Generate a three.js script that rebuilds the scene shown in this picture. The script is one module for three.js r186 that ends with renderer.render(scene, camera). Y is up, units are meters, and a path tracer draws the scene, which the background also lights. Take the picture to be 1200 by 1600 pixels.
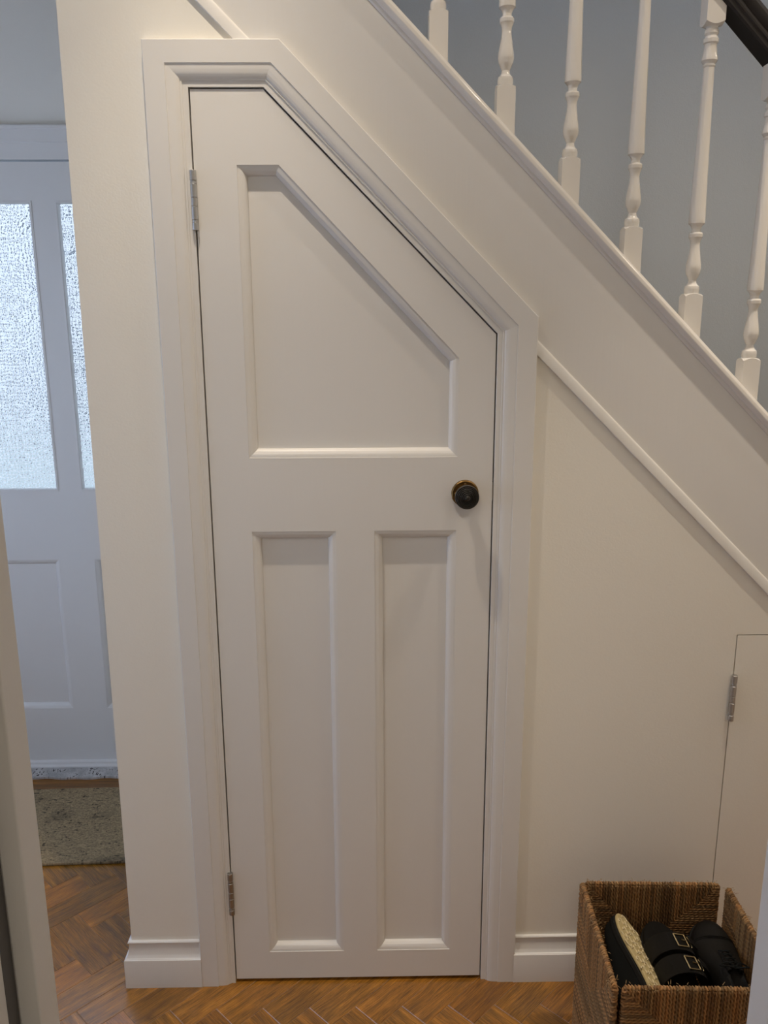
import * as THREE from 'three';
import { mergeGeometries, mergeVertices, toCreasedNormals } from 'three/addons/utils/BufferGeometryUtils.js';
import { RectAreaLightUniformsLib } from 'three/addons/lights/RectAreaLightUniformsLib.js';
import { RoundedBoxGeometry } from 'three/addons/geometries/RoundedBoxGeometry.js';

// ---------------------------------------------------------------- camera, sky, light, exposure
const scene = new THREE.Scene();
const camera = new THREE.PerspectiveCamera(2 * Math.atan(800 / 1293) * 180 / Math.PI, 1200 / 1600, 0.05, 60);
{
  const eye = new THREE.Vector3(0.34841, 1.62592, 1.76042);
  const ahead = new THREE.Vector3(0.01434185, -0.22924756, -0.97326249);
  camera.position.copy(eye);
  camera.up.set(0.00759791, 0.97335948, -0.22915845);
  camera.lookAt(eye.clone().add(ahead));
}
const renderer = new THREE.WebGLRenderer();
renderer.toneMapping = THREE.LinearToneMapping;
renderer.toneMappingExposure = 0.74;
renderer.shadowMap.enabled = true;
scene.background = new THREE.Color().setRGB(0.70, 0.90, 1.30);
scene.backgroundIntensity = 4.0;
const LAMP_COLOR = new THREE.Color().setRGB(1.0, 0.855, 0.69);
const LAMP_CANDELA = 1.95, BEAM_CANDELA = 6.2;                 // wide spill and the narrow beam of a reflector lamp
const LAMPS = [[0.04, 0.36], [1.32, 0.36], [2.6, 0.36]];                      // hall ceiling, x and z; the last lamp is added for extra light
const ROOM_LIGHT = 3.1;                                           // ceiling panel of the room that the camera stands in

// ---------------------------------------------------------------- helpers
function rng(seed) { let a = seed >>> 0; return () => { a = (a + 0x6D2B79F5) | 0; let t = Math.imul(a ^ (a >>> 15), 1 | a); t = (t + Math.imul(t ^ (t >>> 7), 61 | t)) ^ t; return ((t ^ (t >>> 14)) >>> 0) / 4294967296; }; }
const V2 = (x, y) => new THREE.Vector2(x, y), V3 = (x, y, z) => new THREE.Vector3(x, y, z);
const taken = {};
function numbered(name) { const n = taken[name] = (taken[name] ?? -1) + 1; return n ? `${name}_${String(n).padStart(3, '0')}` : name; }
function mesh(name, g, m) { const o = new THREE.Mesh(g, m); o.name = name; o.castShadow = o.receiveShadow = true; return o; }
function part(name, g, m, parent) { const o = mesh(name, g, m); parent.add(o); return o; }
function tag(o, label, category, group, kind) {
  if (label) o.userData.label = label;
  if (category) o.userData.category = category;
  if (group) o.userData.group = group;
  if (kind) o.userData.kind = kind;
  return o;
}
function thing(name, label, category, [x, y, z] = [0, 0, 0], group) {
  const o = new THREE.Group(); o.name = numbered(name); o.position.set(x, y, z); scene.add(o);
  return tag(o, label, category, group);
}
function struct(name, g, m, label, category) { const o = mesh(name, g, m); scene.add(o); return tag(o, label, category, null, 'structure'); }
function structGroup(name, label, category) { const o = new THREE.Group(); o.name = name; scene.add(o); return tag(o, label, category, null, 'structure'); }
const shapeOf = pts => new THREE.Shape(pts.map(p => V2(p[0], p[1])));
function slab(pts, z0, z1, holes = [], bevel = 0) {
  const s = shapeOf(pts);
  for (const h of holes) s.holes.push(new THREE.Path(h.map(p => V2(p[0], p[1]))));
  const g = new THREE.ExtrudeGeometry(s, { depth: z1 - z0 - 2 * bevel, bevelEnabled: bevel > 0, bevelSize: bevel, bevelThickness: bevel, bevelOffset: -bevel, bevelSegments: 2, curveSegments: 10 });
  g.translate(0, 0, z0 + bevel);
  return g;
}
const rect = (x0, x1, y0, y1) => [[x0, y0], [x1, y0], [x1, y1], [x0, y1]];
// a slab drawn in (z, y) and running from x0 to x1
function slabX(pts, x0, x1, holes = [], bevel = 0) {
  const flip = a => a.map(([z, y]) => [-z, y]);
  const g = slab(flip(pts), x0, x1, holes.map(flip), bevel);
  return g.rotateY(Math.PI / 2);
}
function box(x0, x1, y0, y1, z0, z1) { const g = new THREE.BoxGeometry(x1 - x0, y1 - y0, z1 - z0); return g.translate((x0 + x1) / 2, (y0 + y1) / 2, (z0 + z1) / 2); }
function rbox(x0, x1, y0, y1, z0, z1, r) { const g = new RoundedBoxGeometry(x1 - x0, y1 - y0, z1 - z0, 2, r); return g.translate((x0 + x1) / 2, (y0 + y1) / 2, (z0 + z1) / 2); }
function merge(list) { return mergeGeometries(list.map(g => { const n = g.index ? g.toNonIndexed() : g; for (const k of Object.keys(n.attributes)) if (!['position', 'normal', 'uv', 'color'].includes(k)) n.deleteAttribute(k); return n; })); }
function creased(g, angle = 0.5) { return toCreasedNormals(g, angle); }
// A moulding swept along a flat path (xy) with mitred corners: profile = [[inward, z], ...]; one geometry for each leg.
function mitred(path, profile, closed = false, crease = 0.6) {
  const n = path.length, legs = [], dir = i => { const a = path[i % n], b = path[(i + 1) % n]; const l = Math.hypot(b[0] - a[0], b[1] - a[1]); return [(b[0] - a[0]) / l, (b[1] - a[1]) / l]; };
  const inward = d => [d[1], -d[0]];                      // right-hand side of the direction of travel
  const m = path.map((_, i) => {
    const first = !closed && i === 0, last = !closed && i === n - 1;
    const a = inward(first ? dir(0) : dir((i - 1 + n) % n)), b = inward(last ? dir(n - 2) : dir(i));
    const k = 1 + a[0] * b[0] + a[1] * b[1];
    return [(a[0] + b[0]) / k, (a[1] + b[1]) / k];
  });
  for (let i = 0; i < (closed ? n : n - 1); i++) {
    const j = (i + 1) % n, pos = [], uv = [];
    const at = (q, t, z) => [path[q][0] + m[q][0] * t, path[q][1] + m[q][1] * t, z];
    const len = Math.hypot(path[j][0] - path[i][0], path[j][1] - path[i][1]);
    let s = 0;
    for (let k = 0; k + 1 < profile.length; k++) {
      const [t0, z0] = profile[k], [t1, z1] = profile[k + 1], e = s + Math.hypot(t1 - t0, z1 - z0);
      const A = at(i, t0, z0), B = at(i, t1, z1), C = at(j, t1, z1), D = at(j, t0, z0);
      pos.push(...A, ...C, ...B, ...A, ...D, ...C);
      uv.push(0, s, len, e, 0, e, 0, s, len, s, len, e); s = e;
    }
    for (const q of [i, j]) {                             // end faces, so that each leg is a closed piece
      const tri = THREE.ShapeUtils.triangulateShape(profile.map(p => V2(p[0], p[1])), []);
      for (const f of tri) { const o = q === i ? f : [f[0], f[2], f[1]]; for (const k of o) { pos.push(...at(q, ...profile[k])); uv.push(profile[k][0], profile[k][1]); } }
    }
    const g = new THREE.BufferGeometry();
    g.setAttribute('position', new THREE.Float32BufferAttribute(pos, 3));
    g.setAttribute('uv', new THREE.Float32BufferAttribute(uv, 2));
    legs.push(creased(g, crease));
  }
  return legs;
}
// A bar along the pitch of the stairs, from x0 to x1 on the line y(x): profile = [[away from the line, z], ...], counterclockwise seen from the lower end
const TH = Math.atan(0.9855);
function pitched(x0, x1, line, profile, crease = 0.6) {
  const n = [Math.sin(TH), Math.cos(TH)], pos = [], uv = [], N = profile.length;
  const at = (x, [v, z]) => [x + n[0] * v, line(x) + n[1] * v, z];
  let s = 0;
  const len = Math.hypot(x1 - x0, line(x1) - line(x0));
  for (let k = 0; k < N; k++) {
    const p = profile[k], q = profile[(k + 1) % N], e = s + Math.hypot(q[0] - p[0], q[1] - p[1]);
    const A = at(x0, p), B = at(x0, q), C = at(x1, q), D = at(x1, p);
    pos.push(...A, ...B, ...C, ...A, ...C, ...D);
    uv.push(0, s, 0, e, len, e, 0, s, len, e, len, s); s = e;
  }
  const tri = THREE.ShapeUtils.triangulateShape(profile.map(p => V2(p[0], p[1])), []);
  for (const x of [x0, x1]) for (const f of tri) for (const k of (x === x0 ? f : [f[0], f[2], f[1]])) { pos.push(...at(x, profile[k])); uv.push(...profile[k]); }
  const g = new THREE.BufferGeometry();
  g.setAttribute('position', new THREE.Float32BufferAttribute(pos, 3));
  g.setAttribute('uv', new THREE.Float32BufferAttribute(uv, 2));
  return creased(g, crease);
}
// tileable value noise
function noiseField(w, h, cx, cy, seed) {
  const r = rng(seed), g = new Float32Array(cx * cy).map(() => r()), out = new Float32Array(w * h), f = t => t * t * (3 - 2 * t);
  for (let y = 0; y < h; y++) {
    const v = y / h * cy, j = Math.floor(v), b = f(v - j), j0 = j % cy, j1 = (j + 1) % cy;
    for (let x = 0; x < w; x++) {
      const u = x / w * cx, i = Math.floor(u), a = f(u - i), i0 = i % cx, i1 = (i + 1) % cx;
      out[y * w + x] = (g[j0 * cx + i0] * (1 - a) + g[j0 * cx + i1] * a) * (1 - b) + (g[j1 * cx + i0] * (1 - a) + g[j1 * cx + i1] * a) * b;
    }
  }
  return out;
}
function dataTexture(w, h, fn, srgb = false, repeat = [1, 1]) {
  const d = new Uint8Array(w * h * 4);
  for (let i = 0; i < w * h; i++) { const c = fn(i % w, Math.floor(i / w), i); for (let k = 0; k < 3; k++) d[i * 4 + k] = Math.max(0, Math.min(255, Math.round(255 * (Array.isArray(c) ? c[k] : c)))); d[i * 4 + 3] = 255; }
  const t = new THREE.DataTexture(d, w, h, THREE.RGBAFormat);
  t.wrapS = t.wrapT = THREE.RepeatWrapping; t.magFilter = THREE.LinearFilter; t.minFilter = THREE.LinearMipmapLinearFilter; t.generateMipmaps = true;
  if (srgb) t.colorSpace = THREE.SRGBColorSpace;
  t.repeat.set(...repeat); t.needsUpdate = true;
  return t;
}

// ---------------------------------------------------------------- materials
const roller = (() => { const a = noiseField(256, 256, 96, 96, 11), b = noiseField(256, 256, 24, 24, 12); return dataTexture(256, 256, (x, y, i) => 0.65 * a[i] + 0.35 * b[i], false, [4, 4]); })();
const brushed = (() => { const a = noiseField(256, 256, 128, 6, 21), b = noiseField(256, 256, 40, 4, 22); return dataTexture(256, 256, (x, y, i) => 0.5 * a[i] + 0.5 * b[i], false, [3, 3]); })();
const std = o => new THREE.MeshStandardMaterial(o);
const M = {
  wall: std({ color: new THREE.Color(0.87, 0.84, 0.765), roughness: 0.75, bumpMap: roller, bumpScale: 0.00014 }),
  wallBlue: std({ color: new THREE.Color(0.65, 0.705, 0.75), roughness: 0.8, bumpMap: roller, bumpScale: 0.0005 }),
  gloss: std({ color: new THREE.Color(0.76, 0.745, 0.72), roughness: 0.38, bumpMap: brushed, bumpScale: 0.00012 }),
  moulding: std({ color: new THREE.Color(0.76, 0.745, 0.72), roughness: 0.36 }),
  glossTurned: std({ color: new THREE.Color(0.78, 0.755, 0.72), roughness: 0.15 }),
  ceiling: std({ color: new THREE.Color(0.82, 0.81, 0.79), roughness: 0.9 }),
  steel: std({ color: new THREE.Color(0.5, 0.5, 0.5), metalness: 1, roughness: 0.35 }),
  steelDull: std({ color: new THREE.Color(0.36, 0.34, 0.31), metalness: 1, roughness: 0.45 }),
  brass: std({ color: new THREE.Color(0.22, 0.135, 0.05), metalness: 1, roughness: 0.4 }),
  ebony: std({ color: new THREE.Color(0.012, 0.010, 0.008), roughness: 0.4 }),
  darkWood: std({ color: new THREE.Color(0.008, 0.0055, 0.005), roughness: 0.6 }),
  rebateShade: std({ color: new THREE.Color(0.11, 0.105, 0.1), roughness: 0.9 }),  // dark grey that stands for shade in the door rebate
  mdf: std({ color: new THREE.Color(0.1, 0.07, 0.05), roughness: 0.9 }),
  subfloor: std({ color: new THREE.Color(0.36, 0.23, 0.12), roughness: 0.8 }),
  carpet: std({ color: new THREE.Color(0.35, 0.33, 0.3), roughness: 1 }),
  lampGlow: std({ color: 0x000000, emissive: LAMP_COLOR, emissiveIntensity: 4 }),
  pane: new THREE.MeshPhysicalMaterial({ color: 0xffffff, transmission: 1, thickness: 0, roughness: 0.02, ior: 1.5 }),
};

// ---------------------------------------------------------------- the shell of the house
const X0 = -1.9, X1 = 3.0, ZF = -1.04, ZH = 1.0, ZR = 1.13, YC = 2.97, YT = 5.2;
const battenLine = x => 1.5613 - 0.9852 * (x - 0.698);       // middle of the batten that covers the foot of the string
const capLine = x => 2.1098 - 0.9837 * (x - 0.497);          // upper front edge of the string capping

// floor: a screed below, herringbone blocks on it
const floor = struct('floor', box(X0 - 0.1, X1 + 0.1, -0.2, -0.0012, ZF - 0.2, ZH + 0.13), M.subfloor, 'brown wooden herringbone floor of the hall', 'floor');
{
  const BW = 0.0793, BL = BW * 3, D = 0.012, E = 0.0007, ch = 0.0009;
  const variants = [];
  for (let v = 0; v < 8; v++) {
    const w = 512, h = 160, r = rng(500 + v);
    const fine = noiseField(w, h, 12, 160, 600 + v), mid = noiseField(w, h, 4, 42, 620 + v), wide = noiseField(w, h, 3, 7, 640 + v), warp = noiseField(w, h, 4, 3, 660 + v), pores = noiseField(w, h, 40, 160, 680 + v);
    const kx = r() * w, ky = r() * h, knot = r() < 0.5, tone = 0.9 + 0.2 * r(), red = 0.97 + 0.06 * r();
    const t = dataTexture(w, h, (x, y, i) => {
      const yy = (y + 13 * warp[i] + h) % h | 0, q = yy * w + x;
      let g = 0.6 * fine[q] + 0.28 * mid[q] + 0.35 * wide[i] - 0.6;
      let s = 0.62 + 0.5 * g - (pores[i] > 0.8 ? 0.12 * (pores[i] - 0.8) * 5 : 0);
      if (knot) { const d = Math.hypot((x - kx) / 26, (y - ky) / 14); if (d < 2.6) s -= 0.2 * Math.exp(-d * d) + 0.05 * Math.max(0, Math.sin(d * 9)) * Math.exp(-d); }
      s *= tone;
      return [0.86 * s * red, 0.57 * s, 0.19 * s / red];
    }, true);
    variants.push(new THREE.MeshPhysicalMaterial({ map: t, roughness: 0.25, ior: 1.8, bumpMap: t, bumpScale: 0.00015 }));
  }
  // one block: flat top, small chamfers, sides
  const plankGeo = () => {
    const pos = [], uv = [], a = BL / 2 - E / 2, b = BW / 2 - E / 2;
    const rings = [[a, b, -D], [a, b, -ch], [a - ch, b - ch, 0]].map(([x, z, y]) => [[-x, y, -z], [x, y, -z], [x, y, z], [-x, y, z]]);
    const put = p => { pos.push(...p); uv.push(p[0] / BL + 0.5, p[2] / BW + 0.5); };
    for (let k = 0; k < 2; k++) for (let e = 0; e < 4; e++) { const f = (e + 1) % 4, A = rings[k][e], B = rings[k][f], C = rings[k + 1][f], Dd = rings[k + 1][e]; [A, C, B, A, Dd, C].forEach(put); }
    [0, 2, 1, 0, 3, 2].forEach(k => put(rings[2][k]));
    const g = new THREE.BufferGeometry();
    g.setAttribute('position', new THREE.Float32BufferAttribute(pos, 3)); g.setAttribute('uv', new THREE.Float32BufferAttribute(uv, 2)); g.computeVertexNormals();
    return g;
  };
  const geo = plankGeo(), O = [0.1865, 0.0825], s = Math.SQRT1_2, r = rng(77), rest = [];
  const toWorld = (u, v) => [O[0] + (u + v) * BW * s, O[1] + (v - u) * BW * s];
  const spots = [];
  for (let k = -60; k < 60; k++) for (let m = -8; m < 8; m++) {
    spots.push([...toWorld(k + 6 * m + 1.5, k + 0.5), Math.PI / 4]);            // runs away to the right
    spots.push([...toWorld(k + 6 * m + 0.5, k - 5 + 1.5), -Math.PI / 4]);       // runs towards the right and the camera
  }
  const inside = spots.filter(([x, z]) => x > X0 - 0.05 && x < X1 + 0.05 && z > -0.8 && z < ZH);
  const seen = ([x, z]) => (z > -0.2 && z < 0.42 && x > -0.45 && x < 1.1) || (x < -0.2 && x > -0.95 && z < 0.2);
  for (const p of inside) {
    const turn = p[2] + (r() < 0.5 ? Math.PI : 0), k = Math.floor(r() * 8);
    if (seen(p)) {
      const o = part('floor_block', geo, variants[k], floor); o.position.set(p[0], 0, p[1]); o.rotation.y = turn;
    } else rest.push(geo.clone().rotateY(turn).translate(p[0], 0, p[1]));
  }
  const o = part('floor_blocks', merge(rest), variants[2], floor); tag(o, null, null, null, 'stuff');
  // straight border block in front of the door sill
  const gb = box(-1.3, -0.2, -0.012, 0.0, -0.965, -0.85); const t = variants[5].map.clone(); t.repeat.set(2, 0.8); t.needsUpdate = true;
  part('border_block', gb, std({ map: t, roughness: 0.35 }), floor);
}
struct('floor_room', box(X0, X1, -0.2, 0, ZR, 4.6), M.carpet, 'grey carpet of the room facing the cupboard', 'floor');
struct('ceiling_hall', box(X0, X1, YC, YC + 0.2, -0.002, ZR), M.ceiling, 'white ceiling of the hall', 'ceiling');
struct('ceiling_porch', box(X0, -0.25, YC, YC + 0.2, ZF, -0.002), M.ceiling, 'white ceiling by the front door', 'ceiling');
struct('ceiling_landing', box(X0 - 0.1, X1 + 0.1, YT, YT + 0.1, ZF - 0.2, ZR), M.ceiling, 'white ceiling above the stairs', 'ceiling');
struct('ceiling_room', box(X0, X1, YC, YC + 0.1, ZR, 4.7), M.ceiling, 'white ceiling of the room facing the cupboard', 'ceiling');

// outside walls
struct('wall_front', slab([[X0 - 0.1, 0], [-1.13, 0], [-1.13, 2.15], [-0.24, 2.15], [-0.24, 0], [-0.2, 0], [-0.2, YC], [X0 - 0.1, YC]], ZF - 0.2, ZF), M.wall, 'white wall around the front door', 'wall');
struct('wall_stairs', slab([[-0.2, 0], [X1 + 0.1, 0], [X1 + 0.1, YT], [X0 - 0.1, YT], [X0 - 0.1, YC], [-0.2, YC]], ZF - 0.2, ZF), M.wallBlue, 'blue grey wall behind the white balusters', 'wall');
struct('wall_left', slabX(rect(ZF, ZR, 0, YT), X0 - 0.1, X0, [rect(-0.6, 0.85, 0.7, 2.05), rect(-0.95, 0.95, 3.3, 5.0)]), M.wall, 'white end wall of the hall with windows', 'wall');
struct('wall_right', slabX(rect(ZF, ZR, 0, YT), X1, X1 + 0.1), M.wall, 'white end wall of the hall', 'wall');
for (const [n, z0, z1, y0, y1] of [[1, -0.6, 0.85, 0.7, 2.05], [2, -0.95, 0.95, 3.3, 5.0]]) {  // the hall window is added, its size set by the daylight wanted
  const w = structGroup('window_' + n, n === 1 ? 'added white framed window at the unseen end of the hall for side daylight' : 'white framed window above the stairs', 'window');
  part('window_frame', slabX(rect(z0, z1, y0, y1), X0 - 0.08, X0 - 0.02, [rect(z0 + 0.05, (z0 + z1) / 2 - 0.02, y0 + 0.05, y1 - 0.05), rect((z0 + z1) / 2 + 0.02, z1 - 0.05, y0 + 0.05, y1 - 0.05)]), M.moulding, w);
  for (const [a, b] of [[z0 + 0.05, (z0 + z1) / 2 - 0.02], [(z0 + z1) / 2 + 0.02, z1 - 0.05]]) part('window_pane', box(X0 - 0.052, X0 - 0.05, y0 + 0.05, y1 - 0.05, a, b), M.pane, w);
}
// the wall with the doorway that the camera looks through, and the room behind it
const JL = 0.0022, JR = 0.7606, HEAD = 2.06;
struct('wall_hall', slab([[X0, 0], [JL - 0.05, 0], [JL - 0.05, HEAD + 0.03], [JR + 0.05, HEAD + 0.03], [JR + 0.05, 0], [X1, 0], [X1, YT], [X0, YT]], ZH, ZR), M.wall, 'white hall wall with the open doorway', 'wall');
struct('wall_room_left', box(X0 - 0.1, X0, 0, YC, ZR, 4.7), M.wall, 'white side wall of the room', 'wall');
struct('wall_room_right', box(X1, X1 + 0.1, 0, YC, ZR, 4.7), M.wall, 'white side wall of the room', 'wall');
struct('wall_room_back', box(X0, X1, 0, YC, 4.6, 4.7), M.wall, 'white back wall of the room', 'wall');
// doorway lining: jambs with planted stops, architraves on both sides
{
  const d = structGroup('trim_1', 'white painted lining of the open doorway', 'door frame');
  part('jamb', box(JL - 0.05, JL - 0.022, 0, HEAD + 0.03, ZH - 0.001, ZR + 0.001), M.gloss, d);
  part('jamb', box(JR + 0.022, JR + 0.05, 0, HEAD + 0.03, ZH - 0.001, ZR + 0.001), M.gloss, d);
  part('jamb_head', box(JL - 0.022, JR + 0.022, HEAD, HEAD + 0.03, ZH - 0.001, ZR + 0.001), M.gloss, d);
  part('door_stop', rbox(JL - 0.022, JL, 0, HEAD, ZH - 0.001, ZH + 0.042, 0.0025), M.gloss, d);
  part('door_stop', rbox(JR, JR + 0.022, 0, HEAD, ZH - 0.001, ZH + 0.042, 0.0025), M.gloss, d);
  part('door_stop', rbox(JL - 0.02, JR + 0.02, HEAD - 0.02, HEAD, ZH, ZH + 0.042, 0.0025), M.gloss, d);
  const rebateShade = part('rebate_shade_strip', box(JL - 0.0225, JL - 0.0215, 0.01, HEAD - 0.02, ZH + 0.0425, ZH + 0.064), M.rebateShade, d); tag(rebateShade, 'dark strip painted as the shade in the rebate');  // shade of the rebate put in as a dark strip
}
{
  const d = structGroup('door_4', 'white room door standing open against the doorway', 'door');
  part('door_leaf', rbox(JL - 0.062, JL - 0.022, 0.008, HEAD - 0.01, ZR + 0.004, ZR + 0.72, 0.002), M.gloss, d);
}

// ---------------------------------------------------------------- under-stairs wall, string, capping
const GAP = 0.0028, W = 0.61, YB = 0.0095, DT = 2.059, DX = 0.142, DY = 1.590;
const expand = (pts, t) => { const n = pts.length, area = pts.reduce((s, p, i) => s + p[0] * pts[(i + 1) % n][1] - pts[(i + 1) % n][0] * p[1], 0) > 0 ? 1 : -1;
  return pts.map((p, i) => { const a = pts[(i + n - 1) % n], b = pts[(i + 1) % n]; const d1 = V2(p[0] - a[0], p[1] - a[1]).normalize(), d2 = V2(b[0] - p[0], b[1] - p[1]).normalize(); const n1 = [d1.y * area, -d1.x * area], n2 = [d2.y * area, -d2.x * area], k = 1 + n1[0] * n2[0] + n1[1] * n2[1]; return [p[0] + t * (n1[0] + n2[0]) / k, p[1] + t * (n1[1] + n2[1]) / k]; }); };
const doorOutline = [[0, YB], [W, YB], [W, DY], [DX, DT], [0, DT]];
const opening = expand(doorOutline, 0.04).map(([x, y]) => [x, Math.max(y, 0)]);
const small = [[1.1815, 0.012], [1.75, 0.012], [1.75, 0.455], [1.2835, 0.9146], [1.1815, 0.9146]];
const smallHole = expand(small, 0.0022).map(([x, y]) => [x, Math.max(y, 0.0)]);
const WF = -0.002;                                           // face of the under-stairs wall
struct('wall_cupboard', slab([[-0.2565, 0], [opening[0][0], 0], opening[4], opening[3], opening[2], [opening[1][0], 0], [smallHole[0][0], 0], smallHole[4], smallHole[3], smallHole[2], [smallHole[1][0], 0], [2.283, 0], [-0.2435, battenLine(-0.2435)]], -0.1, WF), M.wall, 'white wall under the stairs around the cupboard door', 'wall');
struct('wall_return', slab([[-0.2565, 0], [-0.157, 0], [-0.157, YC], [-0.2405, YC]], ZF, -0.1), M.wall, 'white wall turning back to the front door', 'wall');
struct('trim_2', slab([[-0.2435, battenLine(-0.2435)], [2.283, 0], [2.607, 0], [-0.226, capLine(-0.226) - 0.033], [-0.226, YC], [-0.2405, YC]], -0.07, 0.0), M.gloss, 'wide white string board of the stairs between batten and capping', 'stair string');
struct('stairs', (() => {
  const p = [[2.34, 0]]; let x = 2.34, y = 0; const st = 0.197;
  for (let i = 0; i < 14; i++) { y += st; p.push([x, y]); x -= st; p.push([x, y]); }
  const end = p[p.length - 1]; p.push([end[0], end[1] - 0.12]); p.push([2.2, 0]);
  return slab(p, ZF, -0.07);
})(), M.mdf, 'wooden steps behind the string board', 'stairs');
// capping: rounded nosing with a small fillet below
{
  const prof = [], T = 0.0225, Zn = 0.0165, r = T / 2;
  prof.push([0, -0.092]);
  prof.push([-T, -0.092]);
  prof.push([-T - 0.001, -0.07], [-T - 0.008, -0.0685], [-T - 0.007, 0.002], [-T - 0.004, 0.005], [-T, 0.0055]);
  for (let k = 0; k <= 12; k++) { const a = -Math.PI / 2 + Math.PI * k / 12; prof.push([-r + r * Math.sin(a), Zn - r + r * Math.cos(a)]); }
  struct('trim_3', pitched(-0.225, 2.6, capLine, prof.reverse(), 0.7), M.glossTurned, 'white rounded capping on the string under the balusters', 'capping');
}
// batten over the joint, cut where it meets the door casing
{
  const h = 0.0115, z1 = 0.0055, prof = [[-h, -0.004], [h, -0.004], [h, z1 - 0.004], [h - 0.002, z1 - 0.001], [h - 0.004, z1], [-h + 0.001, z1], [-h, z1 - 0.001]].reverse();
  const t = structGroup('trim_4', 'narrow white batten along the foot of the string board', 'batten');
  part('batten', pitched(-0.23, 0.125, battenLine, prof), M.gloss, t);
  part('batten', pitched(0.668, 2.27, battenLine, prof), M.gloss, t);
}
// skirting
{
  const cove = []; for (let k = 0; k <= 8; k++) { const a = k / 8 * Math.PI / 2; cove.push([0.0145 - 0.0095 * Math.sin(a), 0.0815 + 0.037 * (1 - Math.cos(a))]); }
  const prof = [[-0.001, 0], [0.017, 0], [0.017, 0.0765], [0.0165, 0.079], [0.0145, 0.0805], ...cove, [0.005, 0.1195], [0.0072, 0.1205], [0.0076, 0.123], [0.006, 0.1255], [-0.001, 0.1262]];
  const run = (x0, x1, mitreL) => {
    const pos = [], uv = [], N = prof.length, at = (x, [d, y], m) => [x - (m ? Math.max(d, 0) : 0), y, WF + d];
    for (let k = 0; k < N; k++) { const p = prof[k], q = prof[(k + 1) % N], A = at(x0, p, mitreL), B = at(x0, q, mitreL), C = at(x1, q), D = at(x1, p); pos.push(...A, ...D, ...C, ...A, ...C, ...B); uv.push(0, 0, 1, 0, 1, .1, 0, 0, 1, .1, 0, .1); }
    for (const f of THREE.ShapeUtils.triangulateShape(prof.map(p => V2(...p)), [])) for (const k of f) { pos.push(...at(x1, prof[k])); uv.push(0, 0); }
    const g = new THREE.BufferGeometry(); g.setAttribute('position', new THREE.Float32BufferAttribute(pos, 3)); g.setAttribute('uv', new THREE.Float32BufferAttribute(uv, 2));
    return creased(g, 0.5);
  };
  struct('baseboard_left', run(-0.2565, -0.0845, true), M.gloss, 'short white skirting board between wall corner and door casing', 'skirting');
  struct('baseboard_right', run(0.6925, 1.178), M.gloss, 'white skirting board running behind the woven basket', 'skirting');
  // the same board returning along the passage
  const back = run(ZF, 0, false).rotateY(-Math.PI / 2); back.translate(-0.2565 - WF, 0, 0);
  struct('baseboard_passage', (() => {
    const pos = [], N = prof.length, uv = [], at = (z, [d, y], m) => [-0.2565 - d, y, z + (m ? Math.max(d, 0) : 0)];
    for (let k = 0; k < N; k++) { const p = prof[k], q = prof[(k + 1) % N], A = at(ZF, p), B = at(ZF, q), C = at(WF, q, true), D = at(WF, p, true); pos.push(...A, ...D, ...C, ...A, ...C, ...B); uv.push(0, 0, 1, 0, 1, .1, 0, 0, 1, .1, 0, .1); }
    const g = new THREE.BufferGeometry(); g.setAttribute('position', new THREE.Float32BufferAttribute(pos, 3)); g.setAttribute('uv', new THREE.Float32BufferAttribute(uv, 2));
    return creased(g, 0.5);
  })(), M.gloss, 'white skirting board turning the corner towards the front door', 'skirting');
}

// ---------------------------------------------------------------- casing of the cupboard door
{
  const o = expand(doorOutline, 0.085), path = [[o[0][0], 0], o[4], o[3], o[2], [o[1][0], 0]];
  const F = 0.0135, oz = 0.0055, prof = [[0, -0.003], [0, F - 0.0012], [0.0012, F], [0.0412, F], [0.0418, F - 0.0018]];
  for (let k = 1; k <= 9; k++) { const a = k / 9 * Math.PI / 2; prof.push([0.0418 + 0.0255 * Math.sin(a), oz + (F - 0.0018 - oz) * Math.cos(a)]); }
  prof.push([0.0705, oz], [0.0712, oz - 0.0006], [0.0712, 0.0032], [0.0815, 0.0032], [0.0822, 0.0025], [0.0822, -0.095], [0.05, -0.095], [0.05, -0.003]);
  const c = structGroup('trim_5', 'white moulded casing with a raked corner around the cupboard door', 'door casing');
  mitred(path, prof, false, 0.45).forEach((g, i) => part(['casing_leg', 'casing_head', 'casing_rake', 'casing_leg'][i], g, M.moulding, c));
  // back boards that close the rebate behind the door leaf
  const back = expand(doorOutline, -0.012), wide = expand(doorOutline, 0.006);
  part('rebate_stop', slab(wide.map(([x, y]) => [x, Math.max(y, 0.001)]), -0.06, -0.04, [back]), M.mdf, c);
}

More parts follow.
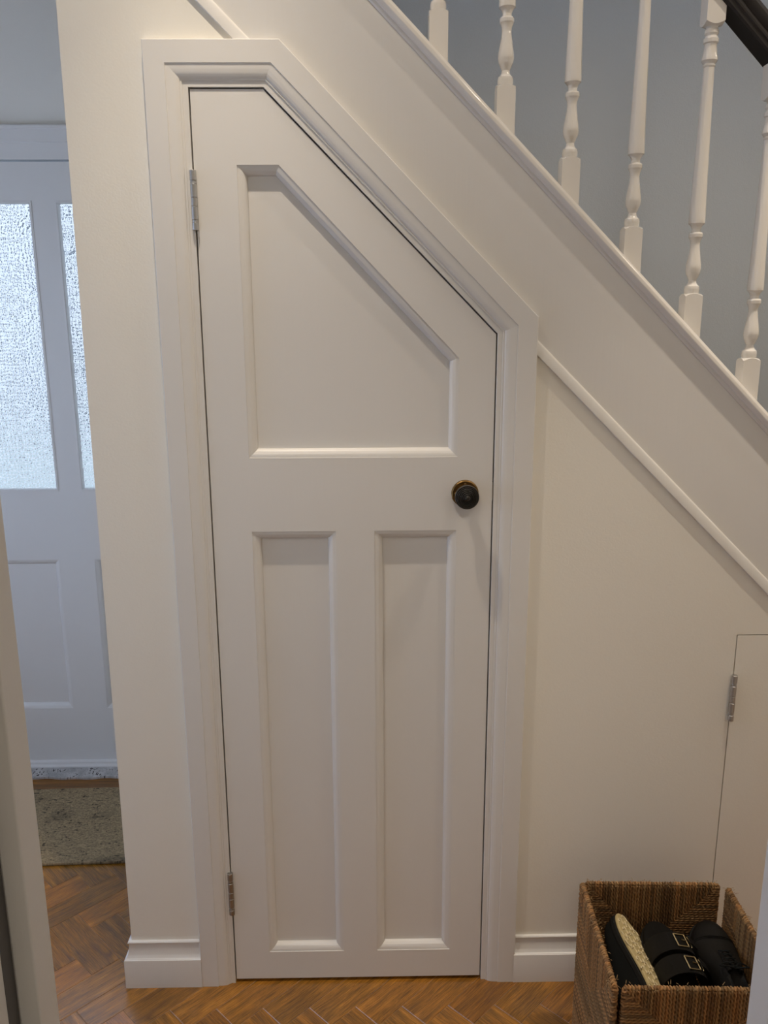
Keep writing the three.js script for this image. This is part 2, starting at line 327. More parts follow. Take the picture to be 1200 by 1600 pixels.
// ---------------------------------------------------------------- hinges
function makeHinge(parent, x, y0, y1, z, mat) {
  const h = y1 - y0, r = 0.0066, k = part('hinge', (() => {
    const list = [], cuts = [0, 0.13, 0.175, 0.40, 0.545, 0.77, 0.825, 1], rr = [r, r * 0.9, r, r * 0.97, r, r * 0.9, r];
    for (let i = 0; i < 7; i++) {
      const a = y0 + cuts[i] * h + 0.0004, b = y0 + cuts[i + 1] * h - 0.0004, q = rr[i], c = 0.0006;
      const g = new THREE.LatheGeometry([V2(0.0001, a), V2(q - c, a), V2(q, a + c), V2(q, b - c), V2(q - c, b), V2(0.0001, b)], 18);
      list.push(creased(g, 0.6).translate(x, 0, z));
    }
    const pin = new THREE.CylinderGeometry(r * 0.75, r * 0.75, h - 0.002, 12); pin.translate(x, (y0 + y1) / 2, z); list.push(pin.toNonIndexed());
    return merge(list);
  })(), mat, parent);
  part('hinge_leaf', box(x - 0.0012, x + 0.0012, y0 + 0.001, y1 - 0.001, z - 0.03, z - 0.004), mat, k);
  return tag(k, mat === M.steel ? 'bright steel hinge knuckle' : 'tarnished steel hinge knuckle');
}
// ---------------------------------------------------------------- cupboard door
const beadProfile = (w, d, q = 0.0015) => { const p = [[-0.004, -d - 0.002], [-0.004, -q], [q, -q - 0.0004]]; for (let k = 1; k <= 10; k++) { const a = k / 10 * Math.PI / 2; p.push([q + (w - q) * Math.sin(a), -d + (d - q - 0.0004) * Math.cos(a)]); } p.push([w, -d - 0.002]); return p; };
{
  const d = structGroup('door_1', 'white panelled cupboard door with a raked top corner and a dark round knob', 'door');
  const T = -0.036, S = 0.085, R = 0.533, slope = (DT - DY) / (W - DX), yR = DY + (W - R) * slope;
  const PT = 1.921, PX = 0.168, P2 = 1.542, PB = 1.332, LT = 1.169, LB = 0.087, A = 0.269, B = 0.353;
  part('stile', slab(rect(0, S, YB, DT), T, 0), M.gloss, d);
  part('stile', slab([[R, YB], [W, YB], [W, DY], [R, yR]], T, 0), M.gloss, d);
  part('top_rail', slab([[S, PT], [PX, PT], [R, P2], [R, yR], [DX, DT], [S, DT]], T, 0), M.gloss, d);
  part('lock_rail', slab(rect(S, R, LT, PB), T, 0), M.gloss, d);
  part('bottom_rail', slab(rect(S, R, YB, LB), T, 0), M.gloss, d);
  part('muntin', slab(rect(A, B, LB, LT), T, 0), M.gloss, d);
  const depth = 0.0165;
  const panels = [[[S, PB], [S, PT], [PX, PT], [R, P2], [R, PB]], [[S, LB], [S, LT], [A, LT], [A, LB]], [[B, LB], [B, LT], [R, LT], [R, LB]]];
  for (const p of panels) {
    const pn = part('panel', slab(expand(p, 0.004), -0.03, -depth), M.gloss, d);
    mitred(p, beadProfile(0.0185, depth), true, 0.5).forEach(g => part('panel_bead', g, M.moulding, pn));
  }
  makeHinge(d, -0.0016, 1.797, 1.911, 0.0062, M.steel);
  makeHinge(d, -0.0022, 0.2015, 0.318, 0.0058, M.steelDull);
  const L = part('latch_plate', box(W - 0.001, W + 0.0022, 1.236, 1.276, -0.02, -0.0005), M.steelDull, d); tag(L, 'dark latch plate in the edge of the door');
  // knob: brass rose, neck, ringed dark head
  const k = new THREE.Group(); k.name = 'door_knob'; k.position.set(0.5507, 1.2518, 0); d.add(k); tag(k, 'dark ringed beehive knob on an aged brass rose');
  const turn = (pts, m, n, seg = 48) => part(n, creased(new THREE.LatheGeometry(pts.map(p => V2(p[0], p[1])), seg).rotateX(Math.PI / 2), 0.5), m, k);
  turn([[0.0001, 0.0075], [0.0165, 0.0075], [0.018, 0.0055], [0.0245, 0.005], [0.0255, 0.0065], [0.0275, 0.0066], [0.0292, 0.005], [0.0298, 0.0015], [0.0298, 0]], M.brass, 'rose');
  turn([[0.0125, 0.006], [0.0115, 0.012], [0.0105, 0.018], [0.0115, 0.024], [0.0165, 0.0275], [0.0185, 0.029], [0.0185, 0.031]], M.brass, 'neck');
  const head = [[0.016, 0.0295], [0.0235, 0.0315], [0.0252, 0.034], [0.0258, 0.037]];
  const ringsR = [0.0248, 0.0222, 0.0192, 0.016, 0.0126, 0.009];
  ringsR.forEach((r, i) => { const z = 0.0405 + 0.0155 * Math.sqrt(1 - (r / 0.0262) ** 2); head.push([r + 0.0008, z - 0.0006], [r, z + 0.0007], [r - 0.0012, z + 0.0005], [r - 0.0018, z - 0.0005]); });
  head.push([0.006, 0.0572], [0.005, 0.0592], [0.003, 0.0605], [0.0001, 0.0609]);
  turn(head, M.ebony, 'head', 56);
  for (const a of [0.5, 1.0, 1.5, 2.0].map(t => t * Math.PI)) { const s = part('screw', new THREE.SphereGeometry(0.003, 10, 6).scale(1, 1, 0.45), M.brass, k); s.position.set(0.0212 * Math.cos(a), 0.0212 * Math.sin(a), 0.0053); }
}
// ---------------------------------------------------------------- small cupboard door on the right
{
  const d = structGroup('door_2', 'plain white flush cupboard door behind the woven basket', 'door');
  part('leaf', slab(small, -0.022, WF - 0.0002, [], 0.0006), M.wall, d);
  makeHinge(d, 1.1805, 0.706, 0.8205, 0.0052, M.steel);
  makeHinge(d, 1.1805, 0.12, 0.234, 0.0052, M.steel);
}

// ---------------------------------------------------------------- balustrade
{
  const zb = -0.026, x0 = 0.4842, dx = 0.13445, railBottom = x => 2.2045 - 0.9855 * (x - 1.045), sq = 0.0183;
  const turned = [[0.0145, 0], [0.0152, 0.003], [0.0155, 0.009], [0.0145, 0.015], [0.0105, 0.0185], [0.0085, 0.022], [0.0078, 0.027], [0.0092, 0.0305], [0.0102, 0.032], [0.0108, 0.034], [0.0142, 0.041], [0.0157, 0.049], [0.0152, 0.058], [0.0128, 0.072], [0.0104, 0.086], [0.0092, 0.097], [0.0098, 0.104], [0.0125, 0.1105], [0.0139, 0.113], [0.014, 0.119], [0.0128, 0.1215], [0.0092, 0.123], [0.0086, 0.128], [0.0105, 0.1335], [0.0145, 0.1385], [0.0162, 0.1395], [0.0163, 0.148]];
  for (let k = 1; k <= 8; k++) turned.push([0.0163 - 0.006 * Math.pow(k / 8, 0.9), 0.148 + (0.4325 - 0.148) * k / 8]);
  turned.push([0.0118, 0.435], [0.0118, 0.4375], [0.0108, 0.439], [0.0125, 0.4405], [0.0155, 0.445], [0.0152, 0.4495], [0.0138, 0.455], [0.0122, 0.466], [0.0117, 0.471], [0.0121, 0.4745], [0.0145, 0.477], [0.0147, 0.4835], [0.0125, 0.4865], [0.0112, 0.489], [0.0135, 0.4935], [0.0132, 0.499], [0.0112, 0.502], [0.0115, 0.505], [0.016, 0.5075]);
  const turnGeo = creased(new THREE.LatheGeometry(turned.map(p => V2(...p)), 28), 0.45);
  // square ends with the corners turned off where they meet the round part
  const block = (y0, y1, face) => {
    const N = 40, pos = [], pt = (i, y) => { const a = i / N * 2 * Math.PI, c = Math.cos(a), s = Math.sin(a), k = sq / Math.max(Math.abs(c), Math.abs(s)); return [k * c, y, k * s, k]; };
    const dir = face === 'top' ? 1 : -1, yf = face === 'top' ? y1 : y0, yo = face === 'top' ? y0 : y1;
    for (let i = 0; i < N; i++) {
      const A = pt(i, yf), B = pt(i + 1, yf), drop = p => yf - dir * (p[3] - sq) * 0.75, q = p => [p[0] * 0.0145 / p[3], yf + dir * 0.0004, p[2] * 0.0145 / p[3]];
      const a1 = [A[0], drop(A), A[2]], b1 = [B[0], drop(B), B[2]], a0 = [A[0], yo - 0.9855 * A[0], A[2]], b0 = [B[0], yo - 0.9855 * B[0], B[2]], ac = q(A), bc = q(B);
      const quad = (p, q2, r2, s2) => dir > 0 ? pos.push(...p, ...r2, ...q2, ...p, ...s2, ...r2) : pos.push(...p, ...q2, ...r2, ...p, ...r2, ...s2);
      quad(a0, b0, b1, a1); quad(a1, b1, bc, ac);
      const c0 = [0, yo, 0]; dir > 0 ? pos.push(...a0, ...c0, ...b0) : pos.push(...a0, ...b0, ...c0);
    }
    const g = new THREE.BufferGeometry(); g.setAttribute('position', new THREE.Float32BufferAttribute(pos, 3));
    g.setAttribute('uv', new THREE.Float32BufferAttribute(new Float32Array(pos.length / 3 * 2), 2));
    return creased(g, 0.45);
  };
  const lower = block(-0.0778, 0, 'top'), upper = block(0.507, 0.5555, 'bottom');
  for (let i = -1; i < 8; i++) {
    const x = x0 + dx * i, y = 1.671 + (4 - i) * 0.1333;
    const b = thing('baluster', 'white turned baluster between string capping and dark handrail', 'baluster', [x, y, zb], 'balusters of the staircase');
    part('spindle', turnGeo, M.glossTurned, b);
    part('lower_block', lower, M.glossTurned, b);
    part('upper_block', upper, M.glossTurned, b);
  }
  // handrail: moulded section
  const p = [[0, -0.027], [0, 0.020], [0.004, 0.023], [0.011, 0.0235], [0.013, 0.026], [0.0165, 0.0265], [0.019, 0.0245], [0.0225, 0.0235], [0.0255, 0.0255], [0.031, 0.029], [0.038, 0.0295], [0.045, 0.026], [0.050, 0.018], [0.052, 0.005], [0.052, -0.008], [0.050, -0.021], [0.045, -0.029], [0.038, -0.0325], [0.031, -0.032], [0.0255, -0.0285], [0.019, -0.0275], [0.011, -0.0265]];
  const rail = mesh('handrail', pitched(0.1, 2.3, railBottom, p.map(([v, z]) => [v, z + zb + 0.003]), 0.5), M.darkWood);
  scene.add(rail); tag(rail, 'dark stained wooden handrail on top of the white balusters', 'handrail');
}

// ---------------------------------------------------------------- front door
const FD = ZF;                                               // inner face of the leaf
{
  const frame = structGroup('trim_6', 'white moulded frame around the front door', 'door frame');
  const top = 2.109, prof = [[0, -0.02], [0, 0.022], [0.004, 0.026], [0.013, 0.026], [0.0145, 0.021], [0.05, 0.017], [0.0515, 0.011], [0.1, 0.008], [0.1, -0.12], [0.05, -0.12], [0.05, -0.02]];
  const o = [[-1.176, 0], [-1.176, top + 0.102], [-0.214, top + 0.102], [-0.214, 0]];
  mitred([o[0], o[1], o[2], [-0.214, 0]], prof, false, 0.4).forEach((g, i) => part(i === 1 ? 'frame_head' : 'frame_leg', g.translate(0, 0, ZF), M.moulding, frame));
  const d = structGroup('door_3', 'white front door with two textured glass lights over two panels', 'door');
  const xl = -1.072, xr = -0.318, y0 = 0.0075, y1 = 2.1055, T = FD - 0.044;
  const gy0 = 1.0495, gy1 = 1.9885, py0 = 0.2385, py1 = 0.8045, sl = -0.965, sr = -0.425, a = -0.7285, b = -0.6515, c = -0.7495, e = -0.6255;
  part('stile', slab(rect(xl, sl, y0, y1), T, FD), M.moulding, d);
  part('stile', slab(rect(sr, xr, y0, y1), T, FD), M.moulding, d);
  part('top_rail', slab(rect(sl, sr, gy1, y1), T, FD), M.moulding, d);
  part('lock_rail', slab(rect(sl, sr, py1, gy0), T, FD), M.moulding, d);
  part('bottom_rail', slab(rect(sl, sr, y0, py0), T, FD), M.moulding, d);
  part('muntin', slab(rect(a, b, gy0, gy1), T, FD), M.moulding, d);
  part('muntin', slab(rect(c, e, py0, py1), T, FD), M.moulding, d);
  for (const [u0, u1] of [[sl, c], [e, sr]]) {
    const pn = part('panel', slab(rect(u0 - 0.004, u1 + 0.004, py0 - 0.004, py1 + 0.004), FD - 0.03, FD - 0.013), M.moulding, d);
    mitred([[u0, py0], [u0, py1], [u1, py1], [u1, py0]], [[-0.003, -0.016], [-0.003, -0.0008], [0.002, -0.0015], [0.006, -0.0025], [0.012, -0.0055], [0.017, -0.0105], [0.0185, -0.0135], [0.0185, -0.016]], true, 0.5).forEach(g => part('panel_bead', g.translate(0, 0, FD), M.moulding, pn));
  }
  // weather bar at the foot of the door
  part('weather_bar', slabX([[FD, 0.0055], [FD + 0.016, 0.0055], [FD + 0.018, 0.0075], [FD + 0.018, 0.0125], [FD + 0.013, 0.0165], [FD + 0.011, 0.021], [FD + 0.012, 0.025], [FD + 0.010, 0.0285], [FD, 0.031]], xl + 0.005, xr - 0.005), M.moulding, d);
  // textured glass: hammered cells on one face, real thickness
  const glass = new THREE.MeshPhysicalMaterial({ color: 0xffffff, transmission: 1, thickness: 0.004, roughness: 0.06, ior: 1.5, attenuationColor: new THREE.Color(0.80, 0.76, 0.70), attenuationDistance: 0.005 });
  const gw = 0.24, gh = gy1 - gy0 + 0.01, nx = 92, ny = 366, r = rng(9), cell = 0.0115, cells = {};
  const site = (i, j) => cells[i + ',' + j] ??= [(i + 0.15 + 0.7 * r()) * cell, (j + 0.15 + 0.7 * r()) * cell, 0.7 + 0.5 * r()];
  const height = (x, y) => { let f1 = 9, f2 = 9, s = 1; const i = Math.floor(x / cell), j = Math.floor(y / cell); for (let p = -1; p < 2; p++) for (let q = -1; q < 2; q++) { const c2 = site(i + p, j + q), dd = Math.hypot(x - c2[0], y - c2[1]); if (dd < f1) { f2 = f1; f1 = dd; s = c2[2]; } else if (dd < f2) f2 = dd; } const t = Math.min(1, (f2 - f1) / (cell * 0.7)); return 0.0018 * s * (t * (2 - t)); };
  const pos = [], idx = [];
  for (let j = 0; j <= ny; j++) for (let i = 0; i <= nx; i++) { const x = gw * i / nx, y = gh * j / ny, edge = i === 0 || j === 0 || i === nx || j === ny; pos.push(x, y, edge ? 0 : height(x, y)); }
  const id = (i, j) => j * (nx + 1) + i;
  for (let j = 0; j < ny; j++) for (let i = 0; i < nx; i++) idx.push(id(i, j), id(i + 1, j), id(i + 1, j + 1), id(i, j), id(i + 1, j + 1), id(i, j + 1));
  const n0 = pos.length / 3; pos.push(0, 0, -0.004, gw, 0, -0.004, gw, gh, -0.004, 0, gh, -0.004);
  idx.push(n0, n0 + 2, n0 + 1, n0, n0 + 3, n0 + 2);
  for (let i = 0; i < nx; i++) { idx.push(id(i, 0), n0 + (i < nx / 2 ? 0 : 1), id(i + 1, 0)); idx.push(id(i, ny), id(i + 1, ny), n0 + (i < nx / 2 ? 3 : 2)); }
  for (let j = 0; j < ny; j++) { idx.push(id(0, j), id(0, j + 1), n0 + (j < ny / 2 ? 0 : 3)); idx.push(id(nx, j), n0 + (j < ny / 2 ? 1 : 2), id(nx, j + 1)); }
  idx.push(id(nx / 2, 0), n0, n0 + 1, id(nx / 2, ny), n0 + 2, n0 + 3, id(0, ny / 2), n0 + 3, n0, id(nx, ny / 2), n0 + 1, n0 + 2);
  const gg = new THREE.BufferGeometry(); gg.setAttribute('position', new THREE.Float32BufferAttribute(pos, 3)); gg.setIndex(idx); gg.computeVertexNormals();
  for (const [u0, u1] of [[sl, a], [b, sr]]) {
    const p = part('glass_pane', gg, glass, d); p.position.set((u0 + u1) / 2 - gw / 2, gy0 - 0.005, FD - 0.022); tag(p, 'obscured hammered glass pane');
    p.scale.set((u1 - u0 + 0.006) / gw, 1, 1); p.position.x = u0 - 0.003;
    mitred([[u0, gy0], [u0, gy1], [u1, gy1], [u1, gy0]], [[-0.002, -0.019], [-0.002, 0.002], [0.004, 0.0025], [0.0062, 0.0], [0.0066, -0.019]], true, 0.4).forEach(g => part('glazing_bead', g.translate(0, 0, FD), M.moulding, d));
  }
  // worn white sill
  const w = 512, h = 64, n1 = noiseField(w, h, 90, 12, 31), n2 = noiseField(w, h, 24, 5, 32), n3 = noiseField(w, h, 200, 30, 33);
  const worn = dataTexture(w, h, (x, y, i) => { const chip = n1[i] * 0.5 + n2[i] * 0.3 + n3[i] * 0.35 + (y > 50 ? 0.12 : 0) > 0.80; const s = 0.68 + 0.16 * n2[i] - 0.1 * n3[i]; return chip ? [0.16, 0.13, 0.11] : [s, s * 0.985, s * 0.97]; }, true);
  const front = []; for (let k = 0; k <= 40; k++) front.push([-1.1 + 0.85 * k / 40, 0.955 + 0.006 * Math.sin(k * 0.9) * Math.sin(k * 0.37) ]);
  const sill = slab([[-1.1, 1.08], ...front, [-0.25, 1.08]].reverse(), 0, 0.0075).rotateX(-Math.PI / 2);
  const uv = sill.attributes.uv, ps = sill.attributes.position; for (let k = 0; k < uv.count; k++) uv.setXY(k, (ps.getX(k) + 1.1) * 2.2, (-ps.getZ(k) - 0.95) / 0.13);
  struct('trim_7', sill, std({ map: worn, roughness: 0.6 }), 'scuffed white painted sill under the front door', 'door sill');
}
struct('ground', box(-12, 12, -0.5, -0.16, -16, ZF - 0.2), std({ color: new THREE.Color(0.40, 0.42, 0.38), roughness: 1 }), 'pale paved ground outside the front door', 'ground');
{
  const h = structGroup('wall_opposite', 'pale house front with dark windows across the street', 'house front');
  const spots = []; for (let i = 0; i < 9; i++) for (let j = 0; j < 3; j++) spots.push([-8.4 + 2.1 * i, 0.3 + 1.75 * j]);
  part('facade', slab(rect(-12, 12, -0.2, 5.4), -10.4, -10, spots.map(([x, y]) => rect(x, x + 0.95, y, y + 1.15))), std({ color: new THREE.Color(0.72, 0.70, 0.66), roughness: 0.9 }), h);
  const dark = std({ color: new THREE.Color(0.12, 0.13, 0.14), roughness: 0.2 });
  for (const [x, y] of spots) part('house_window', box(x, x + 0.95, y, y + 1.15, -10.3, -10.2), dark, h);
}

// ---------------------------------------------------------------- doormat
{
  const w = 512, h = 360, a = noiseField(w, h, 170, 120, 41), b = noiseField(w, h, 9, 7, 42), c = noiseField(w, h, 60, 90, 43), e = noiseField(w, h, 4, 3, 44);
  const t = dataTexture(w, h, (x, y, i) => { const dirt = Math.max(0, b[i] * 0.6 + e[i] * 0.5 - 0.5); const fleck = (c[i] * 0.55 + a[i] * 0.45 + dirt * 0.28) > 0.74 ? 0.5 : 1; const s = (0.60 + 0.2 * (a[i] - 0.5) - 0.42 * dirt) * fleck; return [s * 0.98, s * 0.85, s * 0.64]; }, true);
  const m = mesh('doormat', (() => {
    const g = rbox(-0.34, 0.34, 0, 0.011, -0.209, 0.209, 0.004).toNonIndexed(), p = g.attributes.position, u = new Float32Array(p.count * 2);
    for (let k = 0; k < p.count; k++) { u[2 * k] = (p.getX(k) + 0.34) / 0.68; u[2 * k + 1] = (p.getZ(k) + 0.21) / 0.42; }
    g.setAttribute('uv', new THREE.BufferAttribute(u, 2)); return g;
  })(), std({ map: t, bumpMap: t, bumpScale: 0.0025, roughness: 1 }));
  m.position.set(-0.665, 0.0002, -0.672); m.rotation.y = 0.03; scene.add(m);
  tag(m, 'worn beige doormat with dark flecks inside the front door', 'doormat');
}

// ---------------------------------------------------------------- seagrass basket
{
  const BWx = 0.316, BD = 0.298, BH = 0.392, th = 0.0135, basket = thing('seagrass_basket', 'square brown woven seagrass basket full of black shoes', 'basket', [0.966, 0, 0.305]);
  basket.rotation.y = -0.04;
  const core = std({ color: new THREE.Color(0.22, 0.12, 0.048), roughness: 1 });
  const straw = std({ vertexColors: true, roughness: 0.75, color: 0xffffff });
  const r = rng(1234);
  // one twisted strand along a list of points
  const strand = (pts, rad, out, col, phase) => {
    const n = 5, start = out.pos.length / 3; let s = phase;
    for (let i = 0; i < pts.length; i++) {
      const p = pts[i], a = pts[Math.max(0, i - 1)], b = pts[Math.min(pts.length - 1, i + 1)];
      const t = b.clone().sub(a).normalize(); const side = Math.abs(t.y) < 0.9 ? V3(0, 1, 0) : V3(1, 0, 0); const u = side.clone().cross(t).normalize(), v = t.clone().cross(u);
      if (i) s += p.distanceTo(pts[i - 1]);
      for (let k = 0; k < n; k++) {
        const q = k / n * 2 * Math.PI, tw = 1 + 0.34 * Math.sin(2 * q + s * 560), R = rad * tw;
        out.pos.push(p.x + R * (Math.cos(q) * u.x + Math.sin(q) * v.x), p.y + R * (Math.cos(q) * u.y + Math.sin(q) * v.y), p.z + R * (Math.cos(q) * u.z + Math.sin(q) * v.z));
        const f = 0.62 + 0.5 * Math.max(0, Math.sin(2 * q + s * 560)); out.col.push(col[0] * f, col[1] * f, col[2] * f);
      }
    }
    for (let i = 0; i + 1 < pts.length; i++) for (let k = 0; k < n; k++) { const a = start + i * n + k, b = start + i * n + (k + 1) % n; out.idx.push(a, b, a + n, b, b + n, a + n); }
  };
  const weave = (w, h) => {
    const out = { pos: [], col: [], idx: [] }, pitch = 0.006, rad = 0.0028, zz = th / 2 - rad * 0.9;
    const tint = () => { const k = 0.5 + 0.75 * r(), y = 0.9 + 0.2 * r(); return [0.36 * k * y, 0.19 * k, 0.07 * k / y]; };
    const path = (fixed, d0, d1, vertical, sign) => {        // from the diagonal out to the edge, over it, and back on the other face
      const pts = [], st = 0.0032, wob = () => 0.0005 * (r() - 0.5);
      const put = (d, z) => pts.push(vertical ? V3(fixed + wob(), d, z + wob()) : V3(d, fixed + wob(), z + wob()));
      const n = Math.max(1, Math.ceil(Math.abs(d1 - d0) / st));
      for (let i = 0; i <= n; i++) put(d0 + (d1 - d0) * i / n, zz);
      for (const a of [30, 60, 90, 120, 150]) put(d1 + sign * zz * Math.sin(a * Math.PI / 180), zz * Math.cos(a * Math.PI / 180));
      for (let i = 0; i <= n; i++) put(d1 + (d0 - d1) * i / n, -zz);
      return pts;
    };
    const m = Math.min(w, h) / 2, inset = th / 2;
    for (let x = -w / 2 + pitch / 2; x < w / 2; x += pitch) {
      const run = Math.min(m, w / 2 - Math.abs(x)) ;
      for (const s of [1, -1]) { const edge = s > 0 ? h - inset : inset, from = s > 0 ? h - run : run; if (run > inset + 0.002) strand(path(x, from + (r() - 0.5) * 0.004, edge, true, s), rad, out, tint(), r() * 9); }
    }
    for (let y = pitch / 2; y < h; y += pitch) {
      const run = Math.min(m, Math.min(y, h - y));
      for (const s of [1, -1]) { const edge = s * (w / 2 - inset), from = s * (w / 2 - run); if (run > inset + 0.002) strand(path(y, from + (r() - 0.5) * 0.004, edge, false, s), rad, out, tint(), r() * 9); }
    }
    const hairs = { pos: [], col: [], idx: [] };
    for (let i = 0; i < 130; i++) {
      const p = V3((r() - 0.5) * w * 0.98, r() < 0.3 ? h - 0.002 : r() * h, (r() < 0.5 ? 1 : -1) * (th / 2 + 0.0003)), dir = V3(r() - 0.5, r() - 0.4, (p.z > 0 ? 1 : -1) * (0.15 + 0.3 * r())).normalize(), l = 0.003 + 0.006 * r();
      strand([p, p.clone().addScaledVector(dir, l * 0.5), p.clone().addScaledVector(dir, l).add(V3(0, -0.001, 0))], 0.0004, hairs, [0.42, 0.27, 0.12], 0);
    }
    const g = o => { const b = new THREE.BufferGeometry(); b.setAttribute('position', new THREE.Float32BufferAttribute(o.pos, 3)); b.setAttribute('color', new THREE.Float32BufferAttribute(o.col, 3)); b.setIndex(o.idx); b.computeVertexNormals(); return b; };
    return [g(out), g(hairs)];
  };
  const panel = (w, h, at, turn, name) => {
    const p = part(name, box(-w / 2 + 0.004, w / 2 - 0.004, 0.004, h - 0.004, -0.0032, 0.0032), core, basket); p.position.set(...at); p.rotation.y = turn;
    const [a, b] = weave(w, h);
    tag(part('woven_strands', a, straw, p), null, null, null, 'stuff'); tag(part('loose_fibres', b, straw, p), null, null, null, 'stuff');
  };
  panel(BWx - 0.012, BH, [-0.003, 0, -BD / 2], 0, 'back_panel');
  panel(BWx - 0.016, BH, [0.004, 0, BD / 2], 0, 'front_panel');
  panel(BD + 0.008, BH, [-BWx / 2, 0, 0], Math.PI / 2, 'side_panel');
  panel(BD - 0.004, BH, [BWx / 2 + 0.004, 0, 0.005], Math.PI / 2, 'side_panel');
  part('base', box(-BWx / 2 + 0.008, BWx / 2 - 0.006, 0.004, 0.012, -BD / 2 + 0.008, BD / 2 - 0.008), core, basket);
}

// ---------------------------------------------------------------- shoes in the basket
const leather = (() => { const a = noiseField(256, 256, 60, 60, 51), b = noiseField(256, 256, 14, 14, 52); const t = dataTexture(256, 256, (x, y, i) => 0.6 * a[i] + 0.4 * b[i], false, [12, 12]); return new THREE.MeshPhysicalMaterial({ specularIntensity: 0.4, color: new THREE.Color(0.0095, 0.0085, 0.0075), roughness: 0.5, bumpMap: t, bumpScale: 0.0006 }); })();
const suede = new THREE.MeshPhysicalMaterial({ specularIntensity: 0.3, color: new THREE.Color(0.010, 0.011, 0.011), roughness: 0.95 });
const inner = new THREE.MeshPhysicalMaterial({ specularIntensity: 0.3, color: new THREE.Color(0.008, 0.007, 0.006), roughness: 0.95 });
const rubber = new THREE.MeshPhysicalMaterial({ specularIntensity: 0.3, color: new THREE.Color(0.012, 0.012, 0.012), roughness: 0.7 });
const cream = std({ color: new THREE.Color(0.50, 0.40, 0.20), roughness: 0.8 });
const buckleMetal = std({ color: new THREE.Color(0.45, 0.36, 0.2), metalness: 1, roughness: 0.35 });
const LEN = 0.275;
// half widths of a sole along its length (0 heel, 1 toe): inner and outer side
const soleHalf = (s, side) => { const e = Math.sqrt(Math.max(0, 1 - Math.pow(Math.abs(2 * s - 1), 6))); const base = 0.033 + 0.016 * Math.exp(-(((s - 0.72) / 0.24) ** 2)) - 0.004 * Math.exp(-(((s - 0.42) / 0.15) ** 2)) - (side < 0 ? 0.004 * Math.exp(-(((s - 0.4) / 0.18) ** 2)) : 0); return base * e; };
function soleShape(k = 1) { const a = []; const n = 36; for (let i = 0; i <= n; i++) { const s = 0.5 - 0.5 * Math.cos(Math.PI * i / n); a.push([soleHalf(s, 1) * k, (s - 0.5) * LEN * (0.5 + 0.5 * k)]); } for (let i = n - 1; i > 0; i--) { const s = 0.5 - 0.5 * Math.cos(Math.PI * i / n); a.push([-soleHalf(s, -1) * k, (s - 0.5) * LEN * (0.5 + 0.5 * k)]); } return a; }
// slab lying in xz with y up; toe towards -z
function soleSlab(k, y0, y1, bevel) { return slab(soleShape(k), y0, y1, [], bevel).rotateX(-Math.PI / 2); }
// upper: rings of a loft from welt to top; the ring at each level is drawn in along the length
function upper(top, opening = [0.04, 0.5], lift = 0.02) {
  const NS = 48, NL = 14, pos = [], idx = [], uv = [];
  for (let i = 0; i <= NS; i++) {
    const s = 0.5 - 0.5 * Math.cos(Math.PI * i / NS), e = Math.sqrt(Math.max(0, 1 - Math.pow(Math.abs(2 * s - 1), 6))), H = lift + (top(s) - lift) * Math.pow(e, s > 0.5 ? 0.7 : 0.25), z = -(s - 0.5) * LEN * 0.985;
    const open = s > opening[0] && s < opening[1] ? Math.sin(Math.PI * Math.min(1, Math.max(0, (s - opening[0]) / (opening[1] - opening[0])))) : 0;
    for (let j = 0; j <= NL; j++) {
      const a = j / NL * Math.PI, c = Math.cos(a), q = Math.sin(a), hw = c > 0 ? soleHalf(s, 1) : soleHalf(s, -1);
      const x = Math.sign(c) * Math.pow(Math.abs(c), 0.75) * hw * (1 - 0.12 * q), y = lift + (H - lift) * Math.pow(q, 0.62);
      const cut = open > 0.05 && q > 0.92 ? 1 : 0;
      pos.push(x, cut ? Math.min(y, H) - 0.045 * open : y, z); uv.push(s, j / NL);
    }
  }
  for (let i = 0; i < NS; i++) for (let j = 0; j < NL; j++) { const a = i * (NL + 1) + j, b = a + NL + 1; idx.push(a, a + 1, b, a + 1, b + 1, b); }
  const g = new THREE.BufferGeometry(); g.setAttribute('position', new THREE.Float32BufferAttribute(pos, 3)); g.setAttribute('uv', new THREE.Float32BufferAttribute(uv, 2)); g.setIndex(idx); g.computeVertexNormals();
  return g;
}
const tube = (pts, r, n = 24, seg = 7, closed = false) => new THREE.TubeGeometry(new THREE.CatmullRomCurve3(pts.map(p => V3(...p)), closed), n, r, seg, closed);
